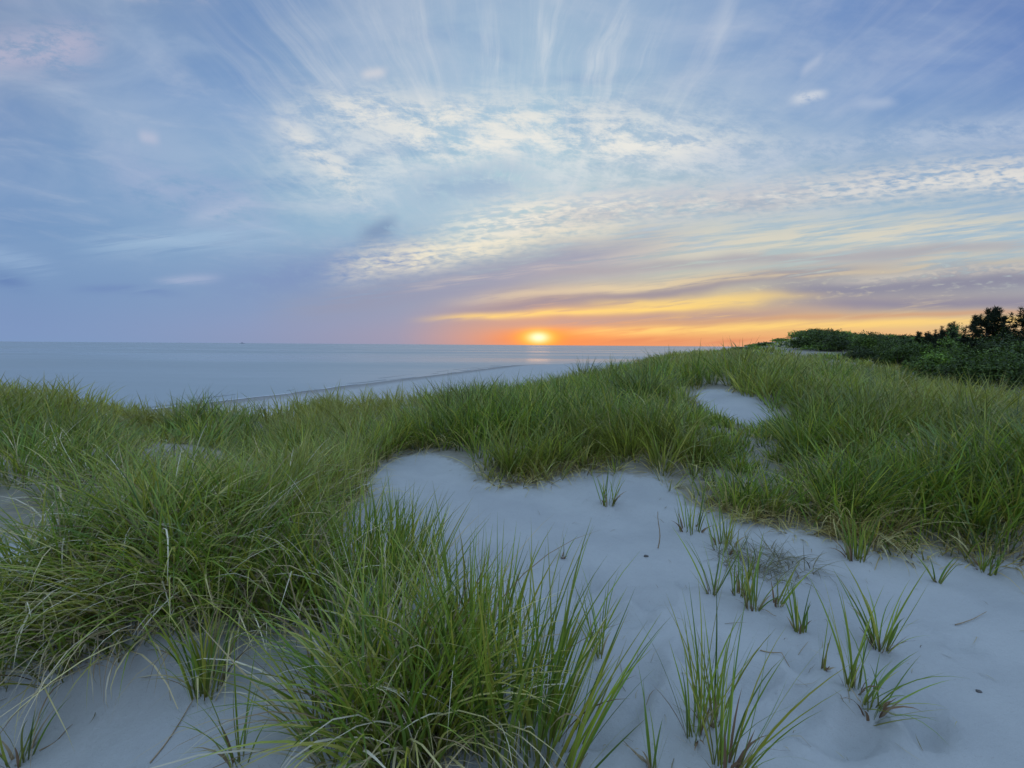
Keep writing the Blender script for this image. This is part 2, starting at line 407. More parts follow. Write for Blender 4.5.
def fine_h(x, y):
    r = np.hypot(x, y)
    k = smooth01((9 - r) / 5)
    h = fbm(x / 0.55, y / 0.55, 21, 4) * 0.085 * k
    h = h + fbm((x + 0.6 * y) / 0.30, (y - 0.6 * x) / 0.10, 35, 2) * 0.014 * k
    for (fx, fy, a, s) in PRINTS:
        ex = (x - fx) * math.cos(a) + (y - fy) * math.sin(a); ey = -(x - fx) * math.sin(a) + (y - fy) * math.cos(a)
        q = (ex / (0.15 * s)) ** 2 + (ey / (0.075 * s)) ** 2
        h = h - 0.062 * s * np.exp(-q ** 1.8) + 0.028 * s * np.exp(-((np.sqrt(q) - 1.55) / 0.42) ** 2)
    for (fx, fy) in MOUNDS:
        h = h + .035 * np.exp(-((x - fx) ** 2 + (y - fy) ** 2) / .016) - .012 * np.exp(-((x - fx + .10) ** 2 + (y - fy + .10) ** 2) / .01)
    return h
def height(x, y):
    x = np.asarray(x, float); y = np.asarray(y, float)
    return base_h(x, y) + fine_h(x, y)
def h1(x, y): return float(height(np.array([x]), np.array([y]))[0])
def ground_at(u, v):
    """World point where the ray through pixel (u, v) meets the ground."""
    d = CR @ np.array([(u - 512) / F, (384 - v) / F, -1.0])
    s = np.concatenate([np.linspace(0.8, 20, 700), np.linspace(20.1, 300, 1500)])
    P = np.array([0, 0, CAM_Z])[None] + s[:, None] * d[None]
    below = P[:, 2] < base_h(P[:, 0], P[:, 1])
    i = int(np.argmax(below)) if below.any() else len(s) - 1
    p = P[i]
    return float(p[0]), float(p[1])
for (u, v, a, s) in [(628, 622, .2, 1.0), (655, 606, .5, .9), (700, 655, .7, 1.0), (745, 690, .5, 1.1), (800, 668, .9, .8), (790, 722, .4, 1.1), (845, 742, .2, 1.0), (640, 690, .8, 1.0),
                     (610, 725, .5, 1.1), (880, 690, .6, .8), (920, 730, .9, 1.0), (560, 640, .2, .9), (585, 590, .7, .8), (690, 585, .3, .6), (840, 590, 1.2, .6), (960, 650, .5, .7)]:
    x, y = ground_at(u, v); PRINTS.append((x, y, a, s))

for p in [(598, 668), (608, 508), (712, 600), (752, 614), (799, 638), (822, 682), (852, 704), (880, 655), (870, 726), (694, 750), (708, 728), (726, 782), (652, 775), (240, 775), (855, 562), (937, 588)]:
    MOUNDS.append(ground_at(*p))

# --- where the grass grows
def poly_in(u, v, poly):
    c = np.zeros(u.shape, bool); n = len(poly)
    for i in range(n):
        x1, y1 = poly[i]; x2, y2 = poly[(i + 1) % n]
        if y1 == y2: continue
        m = ((y1 > v) != (y2 > v)) & (u < (x2 - x1) * (v - y1) / (y2 - y1) + x1)
        c ^= m
    return c
def gpoly(pts): return [ground_at(*p) for p in pts]
BLOW = gpoly([(372, 492), (384, 466), (420, 456), (452, 468), (470, 486), (520, 490), (590, 480), (660, 486), (700, 512), (745, 530), (800, 545), (880, 548), (940, 560), (1023, 562)]) + [(9, 3.2), (9, -4), (-9, -4), (-9, 1.2)] + gpoly([(8, 640), (90, 660), (330, 560), (352, 520)])
PATCHES = [(738, 409, 36, 22), (12, 560, 38, 38), (516, 395, 10, 5), (1003, 395, 18, 5), (868, 374, 12, 4)]
PW = []
for (u, v, ru, rv) in PATCHES:
    c = ground_at(u, v); e1 = ground_at(u + ru, v); e2 = ground_at(u, v - rv); e3 = ground_at(u, v + rv)
    PW.append((c[0], (e2[1] + e3[1]) / 2, abs(e1[0] - c[0]) + .01, abs(e2[1] - e3[1]) / 2 + .05))
PW.append((-4.75, 6.0, .42, .30)); PW.append((-1.9, 6.4, .22, .5))
def bare(x, y):
    """1 where sand lies open, 0 under the grass."""
    wx = x + fbm(x / .5, y / .5, 51) * .35; wy = y + fbm(x / .5, y / .5, 57) * .35
    b = poly_in(wx, wy, BLOW).astype(float)
    for (px, py, rx, ry) in PW:
        q = ((wx - px) / rx) ** 2 + ((wy - py) / ry) ** 2
        b = np.maximum(b, smooth01((1.2 - q) / .9) * .9)
    d = ridge_dist(x, y)
    b = np.maximum(b, smooth01((d - 3) / 2.5))
    return b

def build_terrain():
    n1, n2 = 640, 860
    s = np.linspace(-1, 1, n1)
    a = 7.2
    xs = np.sinh(s * a) / math.sinh(a) * 900.0
    t = np.linspace(0, 1, n2)
    a2 = 6.2
    ys = -5 + np.sinh(t * a2) / math.sinh(a2) * 900.0
    ys = np.concatenate([np.array([-60, -25, -10.0]), ys])
    XX, YY = np.meshgrid(xs, ys)
    H = base_h(XX, YY) + fine_h(XX, YY)
    V = np.stack([XX.ravel(), YY.ravel(), H.ravel()], 1)
    ny, nx = XX.shape
    idx = np.arange(ny * nx).reshape(ny, nx)
    Fq = np.stack([idx[:-1, :-1].ravel(), idx[:-1, 1:].ravel(), idx[1:, 1:].ravel(), idx[1:, :-1].ravel()], 1)
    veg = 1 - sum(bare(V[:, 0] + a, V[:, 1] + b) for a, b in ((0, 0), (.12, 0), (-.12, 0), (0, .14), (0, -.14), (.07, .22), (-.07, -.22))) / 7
    o = mesh_np('ground', V, Fq, MAT['sand'], colors=np.stack([veg, veg, veg], 1), smooth=True)
    tag(o, kind='structure', label='pale dune sand falling away to the beach')
    return o

# ------------------------------------------------------------------ materials
MAT = {}
def make_materials():
    # sand
    m, t, b, g = material('sand'); MAT['sand'] = m
    at = t.nodes.new('ShaderNodeAttribute'); at.attribute_name = 'tint'
    tc = t.nodes.new('ShaderNodeTexCoord'); P = tc.outputs['Object']
    n1 = g.noise(P, 1.3, 4); n2 = g.noise(P, 90, 3, 0.7); n3 = g.noise(P, 14, 4, 0.6)
    c = g.mix(g.ss(n1, .3, .7), (.34, .347, .346), (.40, .405, .398))
    c = g.mix(g.mul(g.ss(n2, .60, .74), .5), c, (.26, .24, .21))
    c = g.mix(g.mul(g.ss(n3, .58, .8), .12), c, (.36, .34, .31))
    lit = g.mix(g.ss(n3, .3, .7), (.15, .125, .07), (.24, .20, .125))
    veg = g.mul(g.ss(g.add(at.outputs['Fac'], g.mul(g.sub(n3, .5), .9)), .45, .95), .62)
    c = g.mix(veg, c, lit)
    ge = t.nodes.new('ShaderNodeNewGeometry'); sp = t.nodes.new('ShaderNodeSeparateXYZ'); t.links.new(ge.outputs['Position'], sp.inputs[0])
    wet = g.ss(g.add(sp.outputs[2], g.mul(g.sub(n1, .5), .1)), SEA + .22, SEA + .04)
    c = g.mix(g.mul(wet, .75), c, (.20, .19, .18))
    t.links.new(c, b.inputs['Base Color'])
    b.inputs['Roughness'].default_value = .95; b.inputs['Specular IOR Level'].default_value = .15
    bp = t.nodes.new('ShaderNodeBump'); bp.inputs['Strength'].default_value = .6; bp.inputs['Distance'].default_value = .014
    hgt = g.add(g.mul(g.noise(P, 220, 2, .7), .35), g.mul(g.noise(P, 26, 4, .6), .9))
    t.links.new(hgt, bp.inputs['Height']); t.links.new(bp.outputs[0], b.inputs['Normal'])
    # blades
    def leafy(name, rough, trans, spec):
        m, t, b, g = material(name); MAT[name] = m
        at = t.nodes.new('ShaderNodeAttribute'); at.attribute_name = 'tint'
        t.links.new(at.outputs['Color'], b.inputs['Base Color'])
        b.inputs['Roughness'].default_value = rough; b.inputs['Specular IOR Level'].default_value = spec
        tr = t.nodes.new('ShaderNodeBsdfTranslucent'); t.links.new(at.outputs['Color'], tr.inputs[0])
        mx = t.nodes.new('ShaderNodeMixShader'); mx.inputs[0].default_value = trans
        t.links.new(b.outputs[0], mx.inputs[1]); t.links.new(tr.outputs[0], mx.inputs[2])
        t.links.new(mx.outputs[0], t.nodes['Material Output'].inputs[0])
    leafy('blade', .33, .42, .6)
    leafy('straw', .7, .2, .2)
    leafy('leaf', .5, .25, .3)
    # water
    m, t, b, g = material('sea_water'); MAT['water'] = m
    b.inputs['Base Color'].default_value = (.27, .305, .32, 1); b.inputs['Roughness'].default_value = .16
    b.inputs['IOR'].default_value = 1.36
    tc = t.nodes.new('ShaderNodeTexCoord'); sp = t.nodes.new('ShaderNodeSeparateXYZ'); t.links.new(tc.outputs['Object'], sp.inputs[0])
    x, y, z = sp.outputs
    u = g.add(g.mul(x, .95), g.mul(y, -.32)); w = g.add(g.mul(x, .32), g.mul(y, .95))
    small = g.noise(g.vec(g.mul(u, 1.2), g.mul(w, .5)), 1.0, 4, .6)
    big = g.noise(g.vec(g.mul(u, .13), g.mul(w, .03)), 1.0, 4, .55)
    slick = g.noise(g.vec(g.mul(x, .004), g.mul(y, .012), 4.0), 1.0, 4, .55)
    hh = g.add(g.mul(small, .16), g.mul(big, .7))
    bp = t.nodes.new('ShaderNodeBump'); bp.inputs['Strength'].default_value = .17; bp.inputs['Distance'].default_value = 1.0
    t.links.new(hh, bp.inputs['Height']); t.links.new(bp.outputs[0], b.inputs['Normal'])
    t.links.new(g.ss(slick, .35, .65, .24, .46), b.inputs['Roughness'])
    # foam
    m, t, b, g = material('foam'); MAT['foam'] = m
    b.inputs['Base Color'].default_value = (.5, .52, .54, 1); b.inputs['Roughness'].default_value = .8
    for nm, c, r in (('bark', (.06, .045, .035), .9), ('hull_paint', (.22, .24, .30), .5), ('cabin_paint', (.6, .6, .6), .5), ('stalk', (.30, .22, .13), .8), ('pebble', (.10, .09, .085), .8)):
        m, t, b, g = material(nm); MAT[nm] = m
        tc = t.nodes.new('ShaderNodeTexCoord'); n = g.noise(tc.outputs['Object'], 25, 4)
        t.links.new(g.mix(g.ss(n, .3, .7), tuple(q * .7 for q in c), tuple(min(1, q * 1.2) for q in c)), b.inputs['Base Color'])
        b.inputs['Roughness'].default_value = r
make_materials()
build_terrain()

# ------------------------------------------------------------------ sea, surf
def build_sea():
    xs = np.array([-60000, -8000, -1500, -300, 0, 300, 1500, 8000, 60000.]); ys = np.array([-2000, 0, 30, 100, 250, 600, 1500, 5000, 15000, 60000.])
    XX, YY = np.meshgrid(xs, ys); V = np.stack([XX.ravel(), YY.ravel(), np.full(XX.size, SEA)], 1)
    ny, nx = XX.shape; idx = np.arange(ny * nx).reshape(ny, nx)
    Fq = np.stack([idx[:-1, :-1].ravel(), idx[:-1, 1:].ravel(), idx[1:, 1:].ravel(), idx[1:, :-1].ravel()], 1)
    tag(mesh_np('sea', V, Fq, MAT['water']), 'calm grey blue evening sea reaching to the horizon', kind='structure')
    # broken lines of foam lying on the water along the beach
    V, Fq = [], []
    for off, wmax, seed, thr in ((0.2, .45, 1, .36), (2.6, .35, 2, .52), (5.5, .3, 3, .58)):
        ys = np.linspace(10, 185, 900)
        n = fbm(ys / 7, ys * 0, seed, 3) + .5
        wd = np.clip((n - thr) * 4, 0, 1) * wmax
        cxs = coast_x(ys) - off + fbm(ys / 9, ys * 0 + 5, seed + 8, 3) * 2.2
        for i in range(len(ys) - 1):
            if wd[i] <= 0 and wd[i + 1] <= 0: continue
            k = len(V)
            V += [(cxs[i] - wd[i], ys[i], SEA + .02), (cxs[i] + wd[i], ys[i], SEA + .05), (cxs[i + 1] + wd[i + 1], ys[i + 1], SEA + .05), (cxs[i + 1] - wd[i + 1], ys[i + 1], SEA + .02)]
            Fq.append((k, k + 1, k + 2, k + 3))
    tag(mesh_np('surf', V, Fq, MAT['foam']), 'thin broken white lines of surf along the beach', kind='stuff')
build_sea()

# ------------------------------------------------------------------ grass blades
GREENS = np.array([(.175, .25, .042), (.12, .205, .04), (.21, .275, .05), (.255, .285, .06), (.095, .165, .04), (.29, .285, .065), (.155, .235, .04)])
DRY = np.array([(.56, .47, .28), (.44, .35, .2), (.62, .56, .42), (.26, .19, .11), (.50, .44, .2)])
GMUL = np.array([1.24, 1.22, .76])

def blades(base, phi, th0, bend, L, W, nseg, cb, ct, roll=None, clamp=True, power=1.4):
    """Ribbon blades: base (n,3), compass phi, start tilt, added bend, length, width; returns verts, quads, colours."""
    n = len(base)
    roll = rng.uniform(-.9, .9, n) if roll is None else roll
    t = np.linspace(0, 1, nseg + 1)
    p = base.copy(); pts = [p]
    dphi = rng.normal(0, .35, n)
    for i in range(nseg):
        tm = (t[i] + t[i + 1]) / 2
        th = th0 + bend * tm ** power; ph = phi + dphi * tm
        d = np.stack([np.sin(th) * np.cos(ph), np.sin(th) * np.sin(ph), np.cos(th)], 1)
        p = p + d * (L / nseg)[:, None]
        pts.append(p)
    P = np.stack(pts, 1)                                   # n, k, 3
    if clamp:
        q = P.reshape(-1, 3)
        g = height(q[:, 0], q[:, 1]) + .006
        q[:, 2] = np.where((q[:, 2] < g) & (np.tile(t, n) > 0), g + rng.uniform(0, .012, len(q)), q[:, 2])
        P = q.reshape(P.shape)
    side = np.stack([-np.sin(phi + roll), np.cos(phi + roll), np.sin(roll) * .3], 1)
    wt = np.minimum(1.0, .55 + t * 2.2) * (1 - t ** 2.2) * .5 + .02
    off = side[:, None, :] * (W[:, None] * wt[None])[:, :, None]
    V = np.stack([P - off, P + off], 2).reshape(-1, 3)     # per blade: (k)*(2)
    k = nseg + 1
    b0 = (np.arange(n) * 2 * k)[:, None] + (np.arange(nseg) * 2)[None]
    b0 = b0.ravel()
    Fq = np.stack([b0, b0 + 1, b0 + 3, b0 + 2], 1)
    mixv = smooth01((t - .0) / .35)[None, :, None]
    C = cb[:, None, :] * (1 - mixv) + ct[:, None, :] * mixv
    tip = smooth01((t - .8) / .2)[None, :, None] * rng.uniform(0, .8, n)[:, None, None]
    C = C * (1 - tip) + np.array((.24, .21, .09))[None, None] * tip
    C = np.repeat(C, 2, axis=1).reshape(-1, 3)
    return V, Fq, C

def pick(pal, n, jit=.18):
    c = pal[rng.integers(0, len(pal), n)] * rng.uniform(1 - jit, 1 + jit, (n, 1))
    return c

def join(parts):
    V, Fq, C, o = [], [], [], 0
    for v, f, c in parts:
        V.append(v); Fq.append(f + o); C.append(c); o += len(v)
    return np.concatenate(V), np.concatenate(Fq), np.concatenate(C)

def tuft_parts(cx_, cy_, rad, n, Lr, W, spread, bend, dry, lean=(0, 0), nseg=7, flat=0.0):
    """Green and dead blades of one tussock in world coordinates."""
    def one(n, Lr, spread, bend, W, pal, basepal, thmin=0.02):
        rr = np.sqrt(rng.uniform(0, 1, n)) * rad; an = rng.uniform(0, 2 * np.pi, n)
        x = cx_ + rr * np.cos(an); y = cy_ + rr * np.sin(an)
        z = height(x, y) - .02
        ph = an + rng.normal(0, 1.1, n)
        th = thmin + np.abs(rng.normal(0, .5, n)) * spread * .5 + rr / max(rad, .01) * spread * .6
        tx = np.sin(th) * np.cos(ph) + lean[0]; ty = np.sin(th) * np.sin(ph) + lean[1]
        th = np.arctan2(np.hypot(tx, ty), np.cos(th)); ph = np.arctan2(ty, tx)
        L = rng.uniform(*Lr, n)
        bd = bend * rng.uniform(.3, 1.5, n)
        ct = pick(pal, n, .35); cb = pick(basepal, n, .3)
        return blades(np.stack([x, y, z], 1), ph, th, bd, L, W * rng.uniform(.6, 1.2, n), nseg, cb, ct)
    ng = int(n * (1 - dry)); nd = max(0, n - ng)
    gr = one(ng, Lr, spread, bend, W, GREENS, GREENS * .4 + DRY[3] * .3)  # brownish bases, darkened further to paint shade inside the tussock
    dd = one(nd, (Lr[0] * .6, Lr[1] * 1.08), spread * 1.25 + .15, bend * 1.2 + .25, W * .85, DRY, DRY * .6, .12) if nd else None
    return gr, dd

def tussock(label, u, v, rad, n, Lr, W=.013, spread=.5, bend=.8, dry=.25, lean=(0, 0), name='grass_tussock', group='grass tussocks on the near dune', xy=None, extra=(), arch=0):
    x, y = xy if xy else ground_at(u, v)
    z = h1(x, y)
    gr, dd = tuft_parts(x, y, rad, n, Lr, W, spread, bend, dry, lean)
    gl, dl = [gr], [dd] if dd else []
    for (ex, ey, er, en) in extra:
        f = rng.uniform(.75, 1.12)
        a, b = tuft_parts(x + ex, y + ey, er, en, (Lr[0] * f, Lr[1] * f), W, spread * rng.uniform(.6, 1.25), bend * rng.uniform(.6, 1.2), dry, (lean[0] + rng.normal(0, .16), lean[1] + rng.normal(0, .12)))
        gl.append(a); 
        if b: dl.append(b)
    if arch:
        # long pale blades bending over the outside
        an = rng.uniform(0, 6.2832, arch); q = rad * rng.uniform(.3, 1.0, arch)
        bx = x + q * np.cos(an); by = y + q * np.sin(an)
        gl.append(blades(np.stack([bx, by, height(bx, by) - .02], 1), an + rng.normal(0, .5, arch), rng.uniform(.15, .6, arch), rng.uniform(1.0, 2.0, arch), rng.uniform(.7, 1.05, arch) * Lr[1], W * rng.uniform(.7, 1.25, arch), 9, pick(GREENS * .6, arch), pick(np.array([(.30, .34, .10), (.40, .38, .14), (.50, .46, .26), (.24, .33, .10)]), arch)))
    root = empty(name, (x, y, z)); tag(root, label, 'beach grass', group)
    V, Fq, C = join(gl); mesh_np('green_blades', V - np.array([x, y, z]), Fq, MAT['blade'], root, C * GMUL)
    if dl:
        V, Fq, C = join(dl); mesh_np('dead_blades', V - np.array([x, y, z]), Fq, MAT['straw'], root, C)
    return root

# large tussocks in the foreground
tussock('large shaggy tussock draping dead blades over the shadowed sand face at lower left', 150, 592, .22, 520, (.42, .88), .0105, .6, 1.5, .45, lean=(.05, -.1), extra=((-.62, .05, .2, 330), (-.34, -.08, .18, 430), (.3, -.02, .18, 430), (.62, .1, .2, 300), (-.2, .36, .2, 260), (.3, .42, .2, 260), (-.7, .42, .2, 220)), arch=120)
tussock('dense tussock of tangled arching blades in the middle of the bottom edge', 400, 720, .17, 260, (.42, .9), .0115, .36, 1.0, .42, xy=(-.42, 1.70), lean=(.04, 0), extra=((-.26, .08, .14, 150), (.2, .1, .15, 170), (-.1, .3, .15, 150), (.14, .36, .13, 110), (-.34, .4, .12, 70)), arch=80)
tussock('loose tussock at the left edge of the picture behind the shaggy tussock', 28, 476, .45, 420, (.35, .7), .010, .5, .9, .3, extra=((.5, .1, .35, 260),))
tussock('upright sparse stand of long blades on the sand side of the bottom tussock', 500, 700, .22, 150, (.5, .9), .0125, .25, .35, .08, xy=(.0, 1.75), extra=((.16, .0, .15, 46), (-.2, .38, .2, 90)))
tussock('tall upright tussock standing behind the bottom tussock beside the open sand', 360, 600, .34, 380, (.45, .8), .011, .3, .5, .2, extra=((.22, .28, .2, 130),))
tussock('grass tussock with a brown dead heart left of the open sand hollow', 280, 500, .45, 760, (.35, .7), .010, .75, 1.4, .65, arch=60)
tussock('pale bent tussock above the small sand opening at the left edge', 110, 490, .5, 620, (.32, .62), .010, .7, 1.4, .5, arch=70)
tussock('thin tussock between the shaggy left tussock and the bottom tussock', 265, 590, .3, 240, (.45, .75), .011, .5, .8, .4)
tussock('dark tussock cut by the left edge beside the shadowed sand', -5, 650, .25, 240, (.5, .8), .011, .5, .8, .25)
tussock('tuft with a stout brown base hanging at the foot of the shaggy left tussock', 207, 690, .07, 60, (.35, .6), .011, .3, .6, .3)

# young shoots standing alone on the open sand: label, u, v, height px, blades, spread, bend, lean, rad
SHOOTS = [
 ('single green shoot with a pale base beside footprints in the sand', 598, 668, 92, 9, .35, .25, (-.12, 0), .025),
 ('tiny dry shoot in the middle of the upper open sand', 563, 558, 34, 4, .5, .3, (.05, 0), .02),
 ('small brown based tuft on the sand under the middle of the grassy bank', 608, 508, 46, 16, .35, .3, (0, 0), .06),
 ('spreading tuft with one long blade pointing left, left of the grey dead mat', 712, 600, 70, 9, .6, .4, (-.1, 0), .03),
 ('upright cluster of shoots at the top edge of the grey dead mat', 725, 548, 55, 22, .3, .25, (0, 0), .10),
 ('stout shoot with curved blades reaching right, below the grey dead mat', 752, 614, 80, 12, .5, .5, (.14, 0), .04),
 ('thin pair of shoots at the lower left corner of the grey dead mat', 738, 598, 60, 8, .25, .2, (0, 0), .04),
 ('reddish stalked shoot with one blade rising right of the grey dead mat', 777, 606, 62, 6, .35, .3, (.25, 0), .03),
 ('small compact shoot alone on the sand right of the grey dead mat', 799, 638, 58, 12, .3, .25, (0, 0), .03),
 ('narrow two bladed shoot left of the leaning group on the right sand', 822, 682, 62, 4, .14, .1, (.03, 0), .012),
 ('tallest shoot of the group on the right sand, upright blades', 852, 704, 118, 12, .28, .25, (-.04, 0), .035),
 ('wide fan shaped shoot behind the group on the right sand', 880, 655, 92, 18, .65, .45, (.04, 0), .035),
 ('low shoot trailing long blades to the right across the sand', 870, 726, 86, 16, .7, .9, (.35, -.1), .035),
 ('left shoot of the tall cluster at the bottom of the open sand', 694, 750, 150, 10, .35, .25, (-.06, 0), .03),
 ('middle brown based shoot of the tall cluster at the bottom of the open sand', 708, 728, 128, 14, .22, .2, (0, 0), .05),
 ('right shoot of the tall cluster, with dry blades leaning over the sand', 726, 782, 170, 22, .4, .5, (.12, 0), .05),
 ('slim three bladed shoot left of the tall cluster by the bottom edge', 652, 775, 120, 5, .22, .12, (0, 0), .015),
 ('pair of strong blades slanting right from the bottom edge', 566, 790, 175, 7, .28, .3, (.36, .05), .03),
 ('tiny forked shoot near the foot of the right grass bank', 937, 588, 32, 5, .5, .3, (.1, 0), .015),
 ('dark green shoot at the bottom left with a blade curving left', 240, 775, 130, 9, .4, .45, (-.05, 0), .03),
 ('small dark tuft in the bottom left corner', 20, 766, 90, 10, .45, .5, (.1, 0), .04),
 ('thin row of stalks on the sand below the left end of the right bank', 692, 530, 52, 12, .25, .2, (0, 0), .10),
 ('brown based tuft standing clear of the foot of the right bank', 855, 562, 66, 22, .3, .3, (0, 0), .06),
 ('brown based tuft at the foot of the right bank near the right edge', 985, 572, 40, 14, .4, .4, (0, 0), .06),
]
for (lab, u, v, hp, nb, sp_, bd, ln, rd) in SHOOTS:
    x, y = ground_at(u, v); z = h1(x, y)
    L = hp / F * math.hypot(x * .3, y) * 1.08
    root = empty('grass_shoot', (x, y, z)); tag(root, lab, 'grass shoot', 'young grass shoots on the open sand')
    W = min(.014, .0085 + .0012 * y) 
    gr, _ = tuft_parts(x, y, rd, int(nb * 1.4 + 1), (L * .5, L * 1.08), W * .85, sp_, bd, 0, ln)
    V, Fq, C = gr; mesh_np('green_blades', V - np.array([x, y, z]), Fq, MAT['blade'], root, C * GMUL)
    # brown sheaths and a few dead blades round the foot
    nd = max(3, nb // 2)
    an = rng.uniform(0, 6.28, nd); bx = x + rd * .8 * np.cos(an); by = y + rd * .8 * np.sin(an)
    P = np.stack([bx, by, height(bx, by) - .02], 1)
    V, Fq, C = blades(P, an, rng.uniform(.02, .5, nd), rng.uniform(.1, 1.6, nd), L * rng.uniform(.16, .5, nd), np.full(nd, W * 1.1), 5, pick(np.array([(.13, .07, .05), (.20, .12, .07)]), nd), pick(np.array([(.22, .14, .08), (.36, .28, .17)]), nd))
    mesh_np('dead_leaves', V - np.array([x, y, z]), Fq, MAT['straw'], root, C)

# the grey mat of dead grass on the sand, and loose stalks
x, y = ground_at(765, 566); z = h1(x, y); n = 260
an = rng.uniform(0, 6.28, n); rr = np.sqrt(rng.uniform(0, 1, n))
bx = x + .34 * rr * np.cos(an); by = y + .26 * rr * np.sin(an)
P = np.stack([bx, by, height(bx, by) - .005], 1)
V, Fq, C = blades(P, rng.uniform(0, 6.28, n), rng.uniform(.5, 1.45, n), rng.uniform(.2, 1.1, n), rng.uniform(.12, .32, n), rng.uniform(.004, .008, n), 6, pick(DRY * .55, n), pick(np.array([(.20, .20, .12), (.16, .15, .09), (.26, .24, .15)]), n))
o = mesh_np('dead_grass_mat', V - np.array([x, y, z]), Fq, MAT['straw'], None, C, (x, y, z))
tag(o, 'grey tangled mat of dead grass lying on the open sand', 'dead grass')

def litter():
    n = 1500
    rr = 1.3 * (6.0 / 1.3) ** rng.uniform(0, 1, n); a = R(60) * rng.uniform(-1, 1, n)
    x = rr * np.sin(a); y = rr * np.cos(a)
    near = np.zeros(n)
    for (fx, fy) in MOUNDS: near = np.maximum(near, np.exp(-((x - fx) ** 2 + (y - fy) ** 2) / .06))
    b = bare(x, y); edge = 1 - bare(x + rng.normal(0, .25, n), y + .3)
    ok = (b > .5) & (rng.uniform(0, 1, n) < .10 + .8 * near + .6 * edge)
    x, y = x[ok], y[ok]; n = len(x)
    V, Fq, C = blades(np.stack([x, y, height(x, y) + .003], 1), rng.uniform(0, 6.28, n), np.full(n, 1.5), rng.normal(0, .1, n), rng.uniform(.015, .14, n), rng.uniform(.002, .005, n), 3, pick(DRY * .45, n, .4), pick(DRY * .6, n, .4))
    tag(mesh_np('straw_litter', V, Fq, MAT['straw'], None, C), 'scattered bits of straw lying on the open sand', kind='stuff')
litter()

def tube(pts, r0, r1, name, mat, loc, ns=7):
    V, Fq = [], []; pts = [Vector(p) for p in pts]
    for i, p in enumerate(pts):
        d = (pts[min(i + 1, len(pts) - 1)] - pts[max(i - 1, 0)]).normalized()
        a = d.orthogonal().normalized(); b = d.cross(a); r = r0 + (r1 - r0) * i / (len(pts) - 1)
        for k in range(ns):
            q = p + a * (r * math.cos(6.2832 * k / ns)) + b * (r * math.sin(6.2832 * k / ns)); V.append(tuple(q))
    for i in range(len(pts) - 1):
        for k in range(ns):
            Fq.append((i * ns + k, i * ns + (k + 1) % ns, (i + 1) * ns + (k + 1) % ns, (i + 1) * ns + k))
    return V, Fq
def stalk(label, p, q, rise, r=.004, name='dry_stalk'):
    x, y = ground_at(*p); z = h1(x, y)
    x2, y2 = (x, y) if q is None else ground_at(*q)
    pts = []
    for i in range(7):
        s = i / 6; X_ = (x2 - x) * s; Y_ = (y2 - y) * s
        pts.append((X_ + .012 * math.sin(5 * s), Y_, (h1(x + X_, y + Y_) - z) * (q is not None) + rise * s + .006))
    V, Fq = tube(pts, r, r * .45, name, None, None)
    o = mesh_np(name, V, Fq, MAT['stalk'], None, None, (x, y, z), smooth=True)
    tag(o, label, 'stalk', 'dry stalks on the open sand')
stalk('bare brown stalk standing upright in the middle of the open sand', (658, 549), None, .3, .005)
stalk('dry twig lying slanted on the smooth sand at right', (955, 627), (988, 616), .01, .003)
stalk('dry stem lying below the narrow two bladed shoot', (760, 655), (800, 680), .01, .003)
stalk('dry stem lying on the sand right of the stout shoot below the dead mat', (757, 614), (778, 624), .01, .003)
stalk('thin bent dead stem lying in front of the shaggy left tussock', (150, 765), (205, 690), .0, .003)
stalk('dead stem lying across the shadowed sand near the bottom left corner', (40, 755), (75, 725), .0, .003)
def pebble(label, u, v, s):
    x, y = ground_at(u, v); z = h1(x, y)
    V, Fq = [], []
    for i in range(7):
        th = math.pi * i / 6
        for k in range(10):
            ph = 6.2832 * k / 10; w = 1 + .18 * math.sin(3 * ph + i)
            V.append((s * w * math.sin(th) * math.cos(ph) * 1.3, s * w * math.sin(th) * math.sin(ph), s * .6 * math.cos(th) + s * .3))
    for i in range(6):
        for k in range(10):
            Fq.append((i * 10 + k, (i + 1) * 10 + k, (i + 1) * 10 + (k + 1) % 10, i * 10 + (k + 1) % 10))
    tag(mesh_np('pebble', V, Fq, MAT['pebble'], None, None, (x, y, z), True), label, 'pebble', 'dark pebbles on the open sand')
pebble('small dark pebble on the sand left below the upright brown stalk', 646, 558, .014)
pebble('small dark pebble on the smooth sand near the right edge', 978, 698, .010)

